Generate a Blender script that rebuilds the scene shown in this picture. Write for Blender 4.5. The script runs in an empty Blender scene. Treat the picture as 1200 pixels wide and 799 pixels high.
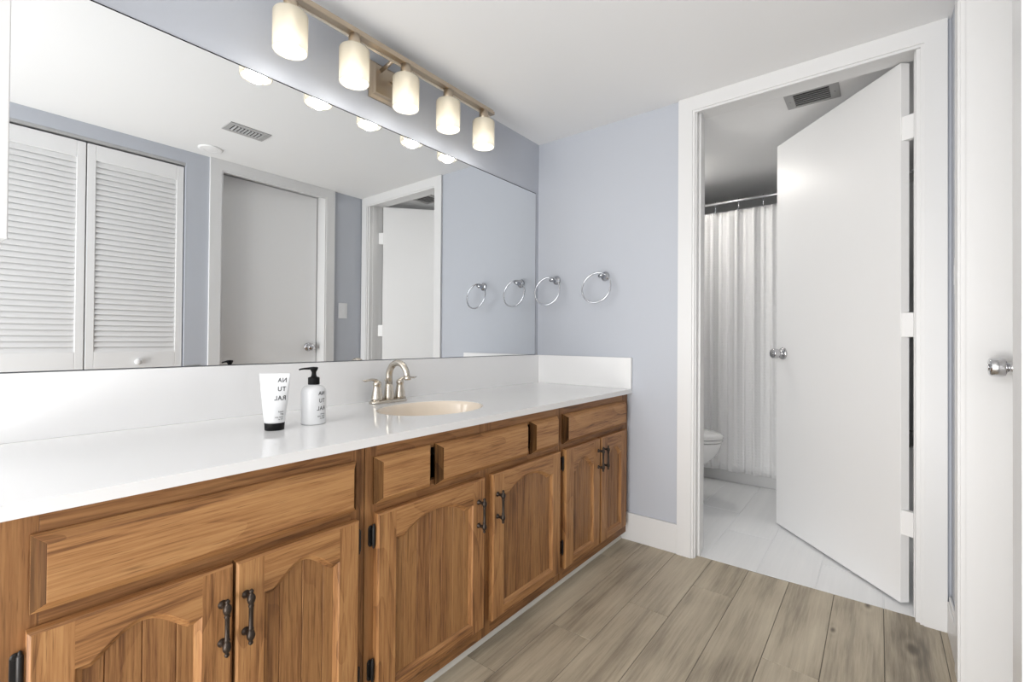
import bpy, bmesh, math, random
from mathutils import Vector, Matrix
random.seed(7)
PI = math.pi
S = bpy.context.scene
COL = S.collection

# ------------------------------------------------------------------ camera
cam_d = bpy.data.cameras.new('camera'); cam = bpy.data.objects.new('camera', cam_d); COL.objects.link(cam)
PSI, PITCH, ROLL = 0.6677, 0.0079, 0.0075
F = Vector((math.cos(PSI), math.sin(PSI), 0)); R = Vector((math.sin(PSI), -math.cos(PSI), 0)); U = Vector((0, 0, 1))
F, U = F*math.cos(PITCH)+U*math.sin(PITCH), -F*math.sin(PITCH)+U*math.cos(PITCH)
R, U = R*math.cos(ROLL)+U*math.sin(ROLL), -R*math.sin(ROLL)+U*math.cos(ROLL)
m = Matrix((R, U, -F)).transposed().to_4x4(); m.translation = Vector((-2.2108, -1.5536, 0.9962))
cam.matrix_world = m
cam_d.sensor_width = 36; cam_d.lens = 36*545.012/1200; cam_d.shift_y = (394.067-399.5)/1200
cam_d.clip_start = 0.01
S.camera = cam

# ------------------------------------------------------------------ colour management, world, large lights
S.view_settings.view_transform = 'Standard'; S.view_settings.look = 'None'
S.view_settings.gamma = 1; S.view_settings.use_curve_mapping = False
S.view_settings.exposure = 0.24
S.cycles.max_bounces = 12; S.cycles.diffuse_bounces = 6; S.cycles.glossy_bounces = 6
S.cycles.transparent_max_bounces = 12; S.cycles.transmission_bounces = 8
S.cycles.sample_clamp_indirect = 4.0; S.cycles.blur_glossy = 0.5
S.cycles.caustics_reflective = False; S.cycles.caustics_refractive = False
w = bpy.data.worlds.new('world'); S.world = w; w.use_nodes = True
w.node_tree.nodes['Background'].inputs[0].default_value = (1.0, 0.99, 0.975, 1)
w.node_tree.nodes['Background'].inputs[1].default_value = 1.3

def area(name, loc, rot, sx, sy, power, col=(1, 1, 1)):
    d = bpy.data.lights.new(name, 'AREA'); d.shape = 'RECTANGLE'; d.size = sx; d.size_y = sy; d.energy = power; d.color = col
    o = bpy.data.objects.new(name, d); COL.objects.link(o); o.location = loc; o.rotation_euler = rot
    return o
# added unseen fill panels behind the camera; the low one brightens the ceiling
area('rear_fill_panel', (-6.5, -0.9, 1.3), (PI/2, 0, -PI/2), 5.0, 3.6, 265, (1, 0.995, 0.985))
area('ceiling_fill_panel', (-3.3, -0.9, 0.12), (math.radians(140), 0, -PI/2), 1.6, 0.9, 44, (1, 0.995, 0.985))

# ------------------------------------------------------------------ materials
def lin(c):
    f = lambda v: (v/255/12.92 if v/255 <= 0.04045 else ((v/255+0.055)/1.055)**2.4)
    return (f(c[0]), f(c[1]), f(c[2]), 1)
def mat(name, rgb=(200, 200, 200), rough=0.5, metal=0.0, spec=0.5, bump=None, coat=0):
    m = bpy.data.materials.new(name); m.use_nodes = True; nt = m.node_tree; b = nt.nodes['Principled BSDF']
    b.inputs['Base Color'].default_value = lin(rgb); b.inputs['Roughness'].default_value = rough
    b.inputs['Metallic'].default_value = metal; b.inputs['Specular IOR Level'].default_value = spec
    b.inputs['Coat Weight'].default_value = coat
    if bump:
        sc, st = bump
        tc = nt.nodes.new('ShaderNodeTexCoord'); n = nt.nodes.new('ShaderNodeTexNoise'); bp = nt.nodes.new('ShaderNodeBump')
        n.inputs['Scale'].default_value = sc; n.inputs['Detail'].default_value = 4
        bp.inputs['Strength'].default_value = st; bp.inputs['Distance'].default_value = 0.002
        nt.links.new(tc.outputs['Object'], n.inputs['Vector']); nt.links.new(n.outputs['Fac'], bp.inputs['Height']); nt.links.new(bp.outputs[0], b.inputs['Normal'])
    return m
def N(nt, t, **k):
    n = nt.nodes.new(t)
    for a, v in k.items():
        if a.startswith('i_'): n.inputs[a[2:].replace('_', ' ')].default_value = v
        else: setattr(n, a, v)
    return n
def ramp(nt, stops):
    r = nt.nodes.new('ShaderNodeValToRGB'); e = r.color_ramp.elements
    while len(e) < len(stops): e.new(0.5)
    for el, (p, c) in zip(e, stops): el.position = p; el.color = lin(c)
    return r
def math_n(nt, op, a, b=None, c=None):
    n = nt.nodes.new('ShaderNodeMath'); n.operation = op
    for i, v in enumerate((a, b, c)):
        if v is None: continue
        if isinstance(v, (int, float)): n.inputs[i].default_value = v
        else: nt.links.new(v, n.inputs[i])
    return n.outputs[0]

def wood_mat(name, axis, stops, dark=(88, 56, 30), wr=0.09, wm=0.50, wf=0.65):
    """oak: cathedral figure + fine pores along the grain axis"""
    m = bpy.data.materials.new(name); m.use_nodes = True; nt = m.node_tree; b = nt.nodes['Principled BSDF']
    L = nt.links.new
    tc = N(nt, 'ShaderNodeTexCoord'); oi = N(nt, 'ShaderNodeObjectInfo'); ri = math_n(nt, 'MULTIPLY', oi.outputs['Random'], 9.0)
    add = N(nt, 'ShaderNodeVectorMath', operation='ADD'); cmb = N(nt, 'ShaderNodeCombineXYZ')
    for k in range(3): L(ri, cmb.inputs[k])
    L(tc.outputs['Object'], add.inputs[0]); L(cmb.outputs[0], add.inputs[1])
    def mapped(al, ac):
        mp = N(nt, 'ShaderNodeMapping'); s = [ac, ac, ac]; s['XYZ'.index(axis)] = al; mp.inputs['Scale'].default_value = s
        L(add.outputs[0], mp.inputs['Vector']); return mp.outputs[0]
    big = N(nt, 'ShaderNodeTexNoise', i_Scale=1.0, i_Detail=2.0, i_Roughness=0.45); L(mapped(1.3, 6.5), big.inputs['Vector'])
    rings = math_n(nt, 'FRACT', math_n(nt, 'MULTIPLY', big.outputs['Fac'], 9.0))
    rings = math_n(nt, 'POWER', rings, 2.2)
    fine = N(nt, 'ShaderNodeTexNoise', i_Scale=1.0, i_Detail=5.0, i_Roughness=0.65); L(mapped(7.0, 190.0), fine.inputs['Vector'])
    med = N(nt, 'ShaderNodeTexNoise', i_Scale=1.0, i_Detail=3.0, i_Roughness=0.55); L(mapped(2.5, 34.0), med.inputs['Vector'])
    t = math_n(nt, 'ADD', math_n(nt, 'MULTIPLY', med.outputs['Fac'], wm), math_n(nt, 'MULTIPLY', fine.outputs['Fac'], wf))
    t = math_n(nt, 'SUBTRACT', t, math_n(nt, 'MULTIPLY', rings, wr))
    ton = N(nt, 'ShaderNodeAttribute', attribute_name='tone'); t = math_n(nt, 'ADD', t, math_n(nt, 'MULTIPLY', ton.outputs['Fac'], 0.07))
    t = math_n(nt, 'ADD', t, math_n(nt, 'MULTIPLY', math_n(nt, 'SUBTRACT', oi.outputs['Random'], 0.5), 0.06))
    r = ramp(nt, stops); L(t, r.inputs[0])
    pore = N(nt, 'ShaderNodeTexNoise', i_Scale=1.0, i_Detail=2.0); L(mapped(16.0, 420.0), pore.inputs['Vector'])
    pm = N(nt, 'ShaderNodeMapRange'); pm.inputs['From Min'].default_value = 0.61; pm.inputs['From Max'].default_value = 0.70; L(pore.outputs['Fac'], pm.inputs['Value'])
    mx = N(nt, 'ShaderNodeMix', data_type='RGBA'); L(math_n(nt, 'MULTIPLY', pm.outputs[0], 0.5), mx.inputs['Factor'])
    L(r.outputs[0], mx.inputs['A']); mx.inputs['B'].default_value = lin(dark)
    stk = N(nt, 'ShaderNodeTexNoise', i_Scale=1.0, i_Detail=3.0, i_Distortion=0.6); L(mapped(5.5, 120.0), stk.inputs['Vector'])
    gate = N(nt, 'ShaderNodeTexNoise', i_Scale=1.0, i_Detail=1.0); L(mapped(2.5, 10.0), gate.inputs['Vector'])
    sm2 = N(nt, 'ShaderNodeMapRange'); sm2.inputs['From Min'].default_value = 0.56; sm2.inputs['From Max'].default_value = 0.66; L(stk.outputs['Fac'], sm2.inputs['Value'])
    gm = N(nt, 'ShaderNodeMapRange'); gm.inputs['From Min'].default_value = 0.42; gm.inputs['From Max'].default_value = 0.62; L(gate.outputs['Fac'], gm.inputs['Value'])
    mx2 = N(nt, 'ShaderNodeMix', data_type='RGBA'); L(math_n(nt, 'MULTIPLY', math_n(nt, 'MULTIPLY', sm2.outputs[0], gm.outputs[0]), 0.55), mx2.inputs['Factor'])
    L(mx.outputs['Result'], mx2.inputs['A']); mx2.inputs['B'].default_value = lin(dark)
    L(mx2.outputs['Result'], b.inputs['Base Color'])
    b.inputs['Roughness'].default_value = 0.46; b.inputs['Specular IOR Level'].default_value = (0.04 if 'end' in name else 0.35)
    bp = N(nt, 'ShaderNodeBump', i_Strength=0.25, i_Distance=0.001); L(t, bp.inputs['Height']); L(bp.outputs[0], b.inputs['Normal'])
    return m
OAK = [(0.34, (92, 60, 34)), (0.44, (134, 92, 56)), (0.53, (160, 114, 71)), (0.67, (178, 133, 86))]
M = {}
M['oak_x'] = wood_mat('oak_horizontal_grain', 'X', OAK)
M['oak_z'] = wood_mat('oak_vertical_grain', 'Z', OAK)
OAKF = [(0.34, (84, 54, 30)), (0.44, (118, 80, 48)), (0.53, (138, 96, 58)), (0.68, (156, 113, 71))]
M['frame_x'] = wood_mat('frame_oak_horizontal', 'X', OAKF)
M['frame_z'] = wood_mat('frame_oak_vertical', 'Z', OAKF)
OAKP = [(0.34, (92, 60, 36)), (0.44, (124, 84, 52)), (0.53, (144, 102, 63)), (0.68, (162, 119, 75))]
M['panel_z'] = wood_mat('panel_oak_vertical', 'Z', OAKP, wr=0.05, wm=0.34, wf=0.79)
M['shaded_end_grain'] = wood_mat('oak_shaded_end_grain', 'Z', [(0.38, (38, 24, 12)), (0.5, (66, 43, 22)), (0.70, (98, 68, 38))])  # oak end grain, darkened further to carry the shade of the drawer ends
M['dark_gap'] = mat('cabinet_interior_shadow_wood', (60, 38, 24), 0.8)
M['wall'] = mat('blue_grey_wall_paint', (182, 186, 194), 0.55, bump=(90, 0.08))
M['ceiling'] = mat('white_ceiling_paint', (236, 236, 236), 0.9, bump=(60, 0.06))
M['bath_ceiling'] = mat('bath_ceiling_paint', (228, 228, 228), 0.9)
M['bath_wall'] = mat('bath_wall_paint', (232, 233, 235), 0.7)
M['trim'] = mat('white_trim_paint', (218, 218, 218), 0.32)
M['door'] = mat('white_door_paint', (231, 231, 231), 0.38)
M['louver'] = mat('white_louver_paint', (226, 226, 226), 0.45)
M['quartz'] = mat('white_quartz', (232, 232, 232), 0.07, spec=0.5)
M['bisque'] = mat('bisque_porcelain', (232, 220, 204), 0.08)
M['porcelain'] = mat('white_porcelain', (236, 236, 236), 0.08)
M['chrome'] = mat('polished_chrome', (186, 188, 193), 0.12, 1.0)
M['nickel'] = mat('brushed_nickel', (202, 194, 182), 0.26, 1.0)
M['fixture'] = mat('brushed_champagne_nickel', (188, 174, 156), 0.34, 1.0)
M['satin'] = mat('satin_chrome', (200, 200, 202), 0.22, 1.0)
M['lit_nickel'] = mat('lit_pale_nickel', (240, 232, 218), 0.3, 0.6)  # pale tone carries the lamp light on the bar's underside
M['bronze'] = mat('antique_bronze', (58, 50, 44), 0.42, 0.7)
M['black_iron'] = mat('black_hinge_metal', (34, 32, 31), 0.45, 0.4)
M['black_plastic'] = mat('black_plastic', (9, 9, 10), 0.5, spec=0.2)
M['white_plastic'] = mat('white_plastic', (222, 223, 224), 0.3)
M['ink'] = mat('black_ink', (30, 30, 32), 0.5)
M['vent'] = mat('grey_vent_metal', (172, 172, 172), 0.5)
M['vent_grey'] = mat('dull_vent_metal', (160, 160, 160), 0.5)
M['vent_shade'] = mat('vent_duct_shade', (80, 80, 80), 0.8)  # dark tone in place of the shade inside the ducts
M['mirror_edge'] = mat('mirror_edge', (22, 24, 26), 0.6, spec=0.2)
M['grout'] = mat('floor_grout', (104, 100, 92), 0.85)
M['toe'] = mat('white_toe_strip', (214, 212, 204), 0.5, bump=(200, 0.4))
M['tub'] = mat('tub_enamel', (214, 214, 214), 0.25)
mm = mat('mirror_silver', (240, 242, 243), 0.0, 1.0); M['mirror'] = mm

def curtain_material():
    m = mat('white_waffle_fabric', (242, 242, 242), 0.85, spec=0.1); nt = m.node_tree; b = nt.nodes['Principled BSDF']
    tc = N(nt, 'ShaderNodeTexCoord'); sx = N(nt, 'ShaderNodeSeparateXYZ'); nt.links.new(tc.outputs['UV'], sx.inputs[0])
    a = math_n(nt, 'SINE', math_n(nt, 'MULTIPLY', sx.outputs[0], 2*PI/0.02)); c = math_n(nt, 'SINE', math_n(nt, 'MULTIPLY', sx.outputs[1], 2*PI/0.02))
    h = math_n(nt, 'MAXIMUM', a, c)
    bp = N(nt, 'ShaderNodeBump', i_Strength=0.3, i_Distance=0.003); nt.links.new(h, bp.inputs['Height']); nt.links.new(bp.outputs[0], b.inputs['Normal'])
    return m
M['curtain'] = curtain_material()

def shade_material():
    m = bpy.data.materials.new('frosted_white_glass'); m.use_nodes = True; nt = m.node_tree; nt.nodes.clear(); L = nt.links.new
    out = N(nt, 'ShaderNodeOutputMaterial'); tr = N(nt, 'ShaderNodeBsdfTransparent'); tl = N(nt, 'ShaderNodeBsdfTranslucent'); gl = N(nt, 'ShaderNodeBsdfPrincipled')
    tl.inputs[0].default_value = (0.47, 0.455, 0.41, 1); gl.inputs['Base Color'].default_value = (0.80, 0.77, 0.69, 1); gl.inputs['Roughness'].default_value = 0.2
    tr.inputs[0].default_value = (1, 0.97, 0.93, 1)
    a = N(nt, 'ShaderNodeMixShader', i_Fac=0.55); L(gl.outputs[0], a.inputs[1]); L(tl.outputs[0], a.inputs[2])
    b = N(nt, 'ShaderNodeMixShader', i_Fac=0.22); L(a.outputs[0], b.inputs[1]); L(tr.outputs[0], b.inputs[2])
    L(b.outputs[0], out.inputs[0]); return m
M['shade'] = shade_material()
def emit_mat(name, rgb, st):
    m = bpy.data.materials.new(name); m.use_nodes = True; b = m.node_tree.nodes['Principled BSDF']
    b.inputs['Base Color'].default_value = lin(rgb); b.inputs['Emission Color'].default_value = lin(rgb); b.inputs['Emission Strength'].default_value = st
    return m
M['bulb'] = emit_mat('glowing_bulb', (255, 248, 236), 3.0)

def plank_material(name, stops, scale, gap_rgb, knots=(), rough=0.45):
    m = bpy.data.materials.new(name); m.use_nodes = True; nt = m.node_tree; b = nt.nodes['Principled BSDF']; L = nt.links.new
    tc = N(nt, 'ShaderNodeTexCoord'); at = N(nt, 'ShaderNodeAttribute', attribute_name='plank')
    add = N(nt, 'ShaderNodeVectorMath', operation='MULTIPLY_ADD'); L(at.outputs['Color'], add.inputs[0]); add.inputs[1].default_value = (17, 23, 11); L(tc.outputs['Object'], add.inputs[2])
    # knots bend the grain around them
    vec = add.outputs[0]; kdark = None
    sp = N(nt, 'ShaderNodeSeparateXYZ'); L(tc.outputs['Object'], sp.inputs[0])
    bend = None
    for kx, ky, kr in knots:
        dx = math_n(nt, 'MULTIPLY', math_n(nt, 'SUBTRACT', sp.outputs[0], kx), 0.42); dy = math_n(nt, 'SUBTRACT', sp.outputs[1], ky)
        d = math_n(nt, 'SQRT', math_n(nt, 'ADD', math_n(nt, 'MULTIPLY', dx, dx), math_n(nt, 'MULTIPLY', dy, dy)))
        g = math_n(nt, 'EXPONENT', math_n(nt, 'MULTIPLY', d, -1.0/kr))
        bend = g if bend is None else math_n(nt, 'ADD', bend, g)
        c = math_n(nt, 'EXPONENT', math_n(nt, 'MULTIPLY', math_n(nt, 'MULTIPLY', d, d), -1.0/(kr*0.30)**2))
        kdark = c if kdark is None else math_n(nt, 'ADD', kdark, c)
    def nz(al, ac, det, ro):
        mp = N(nt, 'ShaderNodeMapping'); mp.inputs['Scale'].default_value = (al, ac, ac); L(vec, mp.inputs['Vector'])
        n = N(nt, 'ShaderNodeTexNoise', i_Scale=scale, i_Detail=det, i_Roughness=ro); L(mp.outputs[0], n.inputs['Vector']); return n.outputs['Fac']
    n1 = nz(1.0, 14, 6, 0.62); n2 = nz(5, 120, 6, 0.7); n3 = nz(2.2, 3.5, 2, 0.5)
    t = math_n(nt, 'ADD', math_n(nt, 'MULTIPLY', n1, 0.6), math_n(nt, 'MULTIPLY', n2, 0.3))
    t = math_n(nt, 'ADD', t, math_n(nt, 'MULTIPLY', n3, 0.35))
    t = math_n(nt, 'ADD', t, math_n(nt, 'MULTIPLY', math_n(nt, 'SUBTRACT', at.outputs['Fac'], 0.5), 0.10))
    if bend is not None:
        rr = math_n(nt, 'MULTIPLY', math_n(nt, 'SINE', math_n(nt, 'MULTIPLY', bend, 17.0)), math_n(nt, 'MULTIPLY', bend, 0.045))
        t = math_n(nt, 'SUBTRACT', t, rr)
    r = ramp(nt, stops); L(t, r.inputs[0]); colr = r.outputs[0]
    if kdark is not None:
        mx = N(nt, 'ShaderNodeMix', data_type='RGBA'); L(math_n(nt, 'MULTIPLY', kdark, 0.85), mx.inputs['Factor']); L(colr, mx.inputs['A']); mx.inputs['B'].default_value = lin((70, 58, 46)); colr = mx.outputs['Result']
    L(colr, b.inputs['Base Color']); b.inputs['Roughness'].default_value = rough
    bp = N(nt, 'ShaderNodeBump', i_Strength=0.15, i_Distance=0.001); L(n2, bp.inputs['Height']); L(bp.outputs[0], b.inputs['Normal'])
    return m
M['plank'] = plank_material('grey_brown_wood_look_tile', [(0.42, (112, 103, 89)), (0.51, (150, 139, 121)), (0.61, (180, 168, 147)), (0.76, (202, 191, 169))], 1.0, None,
                            knots=((-0.205, -1.640, 0.045), (0.02, -1.522, 0.03), (-0.245, -1.43, 0.022)))
M['bath_tile'] = plank_material('white_plank_tile', [(0.35, (226, 228, 230)), (0.75, (240, 241, 242))], 0.6, None, rough=0.25)
M['bath_grout'] = mat('pale_tile_grout', (222, 224, 226), 0.8)

# ------------------------------------------------------------------ mesh helpers
class MB:
    def __init__(s): s.v = []; s.f = []; s.mi = []; s.sm = []; s.cur = 0; s.smooth = False; s.uv = None
    def add(s, vs, fs, mi=None, sm=None):
        o = len(s.v); s.v += [Vector(p) for p in vs]
        for f in fs:
            s.f.append([i+o for i in f]); s.mi.append(s.cur if mi is None else mi); s.sm.append(s.smooth if sm is None else sm)
        return s
    def box(s, x0, x1, y0, y1, z0, z1, mi=None):
        x0, x1 = sorted((x0, x1)); y0, y1 = sorted((y0, y1)); z0, z1 = sorted((z0, z1))
        return s.add([(x0,y0,z0),(x1,y0,z0),(x1,y1,z0),(x0,y1,z0),(x0,y0,z1),(x1,y0,z1),(x1,y1,z1),(x0,y1,z1)],
                     [(0,3,2,1),(4,5,6,7),(0,1,5,4),(1,2,6,5),(2,3,7,6),(3,0,4,7)], mi, False)
    def frustum(s, r0, r1, mi=None, side_mi=None):
        """two rectangles of 4 points (r0 back, r1 front) -> closed solid; side_mi: 4 slots for bottom,right,top,left"""
        sm = side_mi or [mi]*4
        o = len(s.v); s.v += [Vector(p) for p in r0+r1]
        for f, k in (((3,2,1,0), mi), ((4,5,6,7), mi), ((0,1,5,4), sm[0]), ((1,2,6,5), sm[1]), ((2,3,7,6), sm[2]), ((3,0,4,7), sm[3])):
            s.f.append([i+o for i in f]); s.mi.append(k if k is not None else s.cur); s.sm.append(False)
        return s
    def loft(s, rings, close=True, cap0=True, cap1=True, mi=None, sm=True):
        n = len(rings[0]); o = len(s.v)
        for r in rings: s.v += [Vector(p) for p in r]
        for j in range(len(rings)-1):
            for i in range(n if close else n-1):
                k = (i+1) % n
                s.f.append([o+j*n+i, o+j*n+k, o+(j+1)*n+k, o+(j+1)*n+i]); s.mi.append(s.cur if mi is None else mi); s.sm.append(sm)
        if cap0: s.f.append([o+i for i in range(n)][::-1]); s.mi.append(s.cur if mi is None else mi); s.sm.append(False)
        if cap1: s.f.append([o+(len(rings)-1)*n+i for i in range(n)]); s.mi.append(s.cur if mi is None else mi); s.sm.append(False)
        return s
    def lathe(s, prof, c=(0,0,0), axis=(0,0,1), n=32, ex=1.0, ey=1.0, cap0=True, cap1=True, mi=None):
        """prof: (radius, height) list"""
        ax = Vector(axis).normalized(); q = Vector((0,0,1)).rotation_difference(ax).to_matrix(); c = Vector(c)
        rings = [[c+q@Vector((r*ex*math.cos(2*PI*i/n), r*ey*math.sin(2*PI*i/n), h)) for i in range(n)] for r, h in prof]
        return s.loft(rings, True, cap0, cap1, mi)
    def tube(s, pts, rad, n=12, mi=None, flat=None):
        pts = [Vector(p) for p in pts]; rad = rad if isinstance(rad, (list, tuple)) else [rad]*len(pts)
        up = Vector((0,0,1)); t0 = (pts[1]-pts[0]).normalized()
        if abs(t0.dot(up)) > 0.95: up = Vector((1,0,0))
        rings = []; x = t0.cross(up).normalized()
        for i, p in enumerate(pts):
            t = (pts[min(i+1, len(pts)-1)]-pts[max(i-1, 0)]).normalized(); x = (x-t*x.dot(t)).normalized(); y = t.cross(x)
            f = 1 if flat is None else flat[i]
            rings.append([p+x*rad[i]*math.cos(2*PI*k/n)+y*rad[i]*f*math.sin(2*PI*k/n) for k in range(n)])
        return s.loft(rings, True, True, True, mi)
    def torus(s, c, R_, r_, u, v, n=48, k=10, a0=0, a1=2*PI):
        c = Vector(c); u = Vector(u).normalized(); v = Vector(v).normalized(); w_ = u.cross(v)
        full = abs(a1-a0-2*PI) < 1e-6; rings = []
        for i in range(n if full else n+1):
            a = a0+(a1-a0)*i/n; d = u*math.cos(a)+v*math.sin(a)
            rings.append([c+d*(R_+r_*math.cos(2*PI*j/k))+w_*r_*math.sin(2*PI*j/k) for j in range(k)])
        if full:
            rings.append(rings[0]); return s.loft(rings, True, False, False)
        return s.loft(rings, True, True, True)
    def build(s, name, mats, parent=None, loc=None, bevel=0, seg=2):
        """vertices are world coordinates; the object's origin is its parent's origin, or loc"""
        org = Vector(parent['_org']) if parent is not None else Vector(loc or (0, 0, 0))
        me = bpy.data.meshes.new(name); me.from_pydata([tuple(p-org) for p in s.v], [], s.f)
        mats = mats if isinstance(mats, (list, tuple)) else [mats]
        for m_ in mats: me.materials.append(m_)
        for p, mi, sm in zip(me.polygons, s.mi, s.sm): p.material_index = mi; p.use_smooth = sm
        bm = bmesh.new(); bm.from_mesh(me); bmesh.ops.recalc_face_normals(bm, faces=bm.faces); bm.to_mesh(me); bm.free()
        me.update()
        o = bpy.data.objects.new(name, me); COL.objects.link(o)
        if parent is not None: o.parent = parent
        else: o.location = org
        o['_org'] = tuple(org)
        if bevel:
            b = o.modifiers.new('bevel', 'BEVEL'); b.width = bevel; b.segments = seg; b.limit_method = 'ANGLE'; b.angle_limit = 0.7; b.harden_normals = False
        return o
def tag(o, label=None, cat=None, group=None, kind=None):
    if label: o['label'] = label
    if cat: o['category'] = cat
    if group: o['group'] = group
    if kind: o['kind'] = kind
    return o
def thing(name, loc, label, cat, group=None, kind=None):
    o = bpy.data.objects.new(name, None); COL.objects.link(o); o.location = loc; o['_org'] = tuple(loc); o.empty_display_size = 0.05
    return tag(o, label, cat, group, kind)
def copy_tree(o, parent=None):
    c = o.copy(); COL.objects.link(c); c.parent = parent
    for ch in list(o.children): copy_tree(ch, c)
    return c
def struct(mb, name, m_, label, cat, bevel=0, loc=None):
    return tag(mb.build(name, m_, None, loc, bevel), label, cat, None, 'structure')

# ------------------------------------------------------------------ room shell (X along vanity, end wall X=0, mirror wall Y=0)
H = 2.13; W = 1.752; LX = -2.2
OL, OR_, OT = -0.880, -1.676, 2.078           # bathroom door opening (Y, Y, Z)
EL, ER = -1.030, -0.333                       # entry door opening (X)
CR, CL_ = -1.232, -2.125                      # closet opening (X)
b = MB().box(-3.5, 2.2, 0, 0.1, 0, H); struct(b, 'wall_north', M['wall'], 'blue-grey wall carrying the big mirror and the lights', 'wall')
b = MB().box(0, 0.11, 0, OL, 0, H).box(0, 0.11, OR_, -W, 0, H).box(0, 0.11, OL, OR_, OT, H)
struct(b, 'wall_east', M['wall'], 'blue-grey end wall with towel rings and bathroom doorway', 'wall')
b = MB(); b.box(-3.5, CL_, -W, -W-0.1, 0, H).box(CR, EL-0.02, -W, -W-0.1, 0, H).box(ER+0.02, 0.11, -W, -W-0.1, 0, H).box(EL-0.02, ER+0.02, -W, -W-0.1, OT+0.02, H).box(CL_, CR, -W, -W-0.1, 2.055, H)
struct(b, 'wall_south', M['wall'], 'blue-grey wall with louvered closet and white door, seen in mirror', 'wall')
b = MB().box(-3.5, 0.11, 0.0, -W-0.1, H, H+0.05); struct(b, 'ceiling', M['ceiling'], 'white ceiling over the vanity room', 'ceiling')
b = MB().box(0.11, 2.2, 0.0, -W-0.15, H, H+0.05); struct(b, 'ceiling', M['bath_ceiling'], 'white ceiling of the bathroom beyond the doorway', 'ceiling')
b = MB().box(2.1, 2.2, 0, -W-0.15, 0, H); struct(b, 'wall_bathroom_east', M['bath_wall'], 'far bathroom wall behind the shower curtain', 'wall')
b = MB().box(0.11, 2.2, -W-0.05, -W-0.15, 0, H); struct(b, 'wall_bathroom_south', M['bath_wall'], 'bathroom side wall behind the open white door', 'wall')
b = MB().box(0.11, 2.1, -0.1, 0.0, 0, H); struct(b, 'wall_bathroom_north', M['bath_wall'], 'bathroom wall behind the toilet', 'wall')
# closet interior
b = MB().box(CL_-0.05, CR+0.05, -W-0.65, -W-0.7, 0, H).box(CL_-0.05, CL_-0.0, -W-0.1, -W-0.7, 0, H).box(CR, CR+0.05, -W-0.1, -W-0.7, 0, H).box(CL_-0.05, CR+0.05, -W-0.1, -W-0.7, H, H+0.05).box(CL_, CR, -W-0.1, -W-0.7, -0.02, 0)
struct(b, 'wall_closet', M['bath_wall'], 'inside walls of the closet behind the louvered doors', 'wall')

def plank_floor(name, x0, x1, y0, y1, width, length, first, offs, gap, mt, grout, label, zt=0.0):
    b = MB(); b.box(x0, x1, y0, y1, zt-0.03, zt-0.0015, 1); cols = [0]*len(b.f)
    k = 0; y = first
    while y > y0: 
        ya, yb = min(y, y1), max(y-width, y0)
        if ya > yb+0.002:
            off = offs[k] if k < len(offs) else offs[0]+0.31*k
            x = off - length*math.ceil((off-x0)/length)
            while x < x1:
                xa, xb = max(x, x0)+gap/2, min(x+length, x1)-gap/2
                if xb > xa+0.005:
                    g = gap/2
                    b.add([(xa, yb+g, zt-0.0015), (xb, yb+g, zt-0.0015), (xb, ya-g, zt-0.0015), (xa, ya-g, zt-0.0015), (xa+.0008, yb+g+.0008, zt), (xb-.0008, yb+g+.0008, zt), (xb-.0008, ya-g-.0008, zt), (xa+.0008, ya-g-.0008, zt)],
                          [(4,5,6,7),(0,1,5,4),(1,2,6,5),(2,3,7,6),(3,0,4,7)], 0); c = random.random(); cols += [c]*5
                x += length
        y -= width; k += 1
    o = b.build(name, [mt, grout]); me = o.data
    at = me.color_attributes.new('plank', 'FLOAT_COLOR', 'CORNER')
    # recalc may not reorder faces, so colours follow face order
    for p in me.polygons:
        c = cols[p.index]
        for li in p.loop_indices: at.data[li].color = (c, (c*7.3) % 1, (c*3.7) % 1, 1)
    return tag(o, label, 'floor', None, 'structure')
#   rows start at y=-.498 down; joints -.651,-.804 ... ; butt joints measured on the photo
plank_floor('floor', LX-1.6, 0.035, -W-0.1, 0.0, 0.153, 0.90, -0.039, [0.1, 0.4, 0.7, -0.235, -0.825, -0.53, -0.25, -0.87, -0.56, -0.65, -0.78, -0.7], 0.0018, M['plank'], M['grout'], 'grey-brown wood-look plank tile floor of the vanity room')
plank_floor('floor_bathroom', 0.035, 2.1, -W-0.05, -0.1, 0.2155, 1.25, -0.061, [0.9, 0.5, 0.2, 0.75, 0.45, 0.85, 0.3, 0.6, 0.95], 0.003, M['bath_tile'], M['bath_grout'], 'white plank tile floor of the bathroom')

# ---- casings
def casing_profile_rects(b, segs):
    for s_ in segs: b.box(*s_)
def door_casing_x(name, yl, yr, zt, x_face, sgn, label, wl=0.068, wr=0.068):
    """casing around an opening in a wall whose face is the plane X=x_face; sgn: outward direction"""
    b = MB(); t1, t2 = 0.016*sgn, 0.011*sgn
    il, ir, it = yl-0.006, yr+0.006, zt-0.023
    for t, a in ((t1, 0.0), (t2, 0.052), ):
        pass
    # main flat board and thinner stepped inner bead
    b.box(x_face, x_face+t1, yl+0.068, il+0.010, 0, H-0.001).box(x_face, x_face+t2, il+0.010, il, 0, it+0.010)
    b.box(x_face, x_face+t1, ir-0.010, yr-0.065, 0, H-0.001).box(x_face, x_face+t2, ir, ir-0.010, 0, it+0.010)
    b.box(x_face, x_face+t1, il+0.010, ir-0.010, it+0.010, H-0.001).box(x_face, x_face+t2, il, ir, it, it+0.010)
    return struct(b, name, M['trim'], label, 'door trim', 0)
door_casing_x('trim_1', OL, OR_, OT, 0.0, -1, 'white casing around the bathroom doorway')
door_casing_x('trim_2', OL, OR_, OT+0.026, 0.11, 1, 'white casing on the bathroom side of the doorway')
b = MB(); J = 0.012
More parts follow.
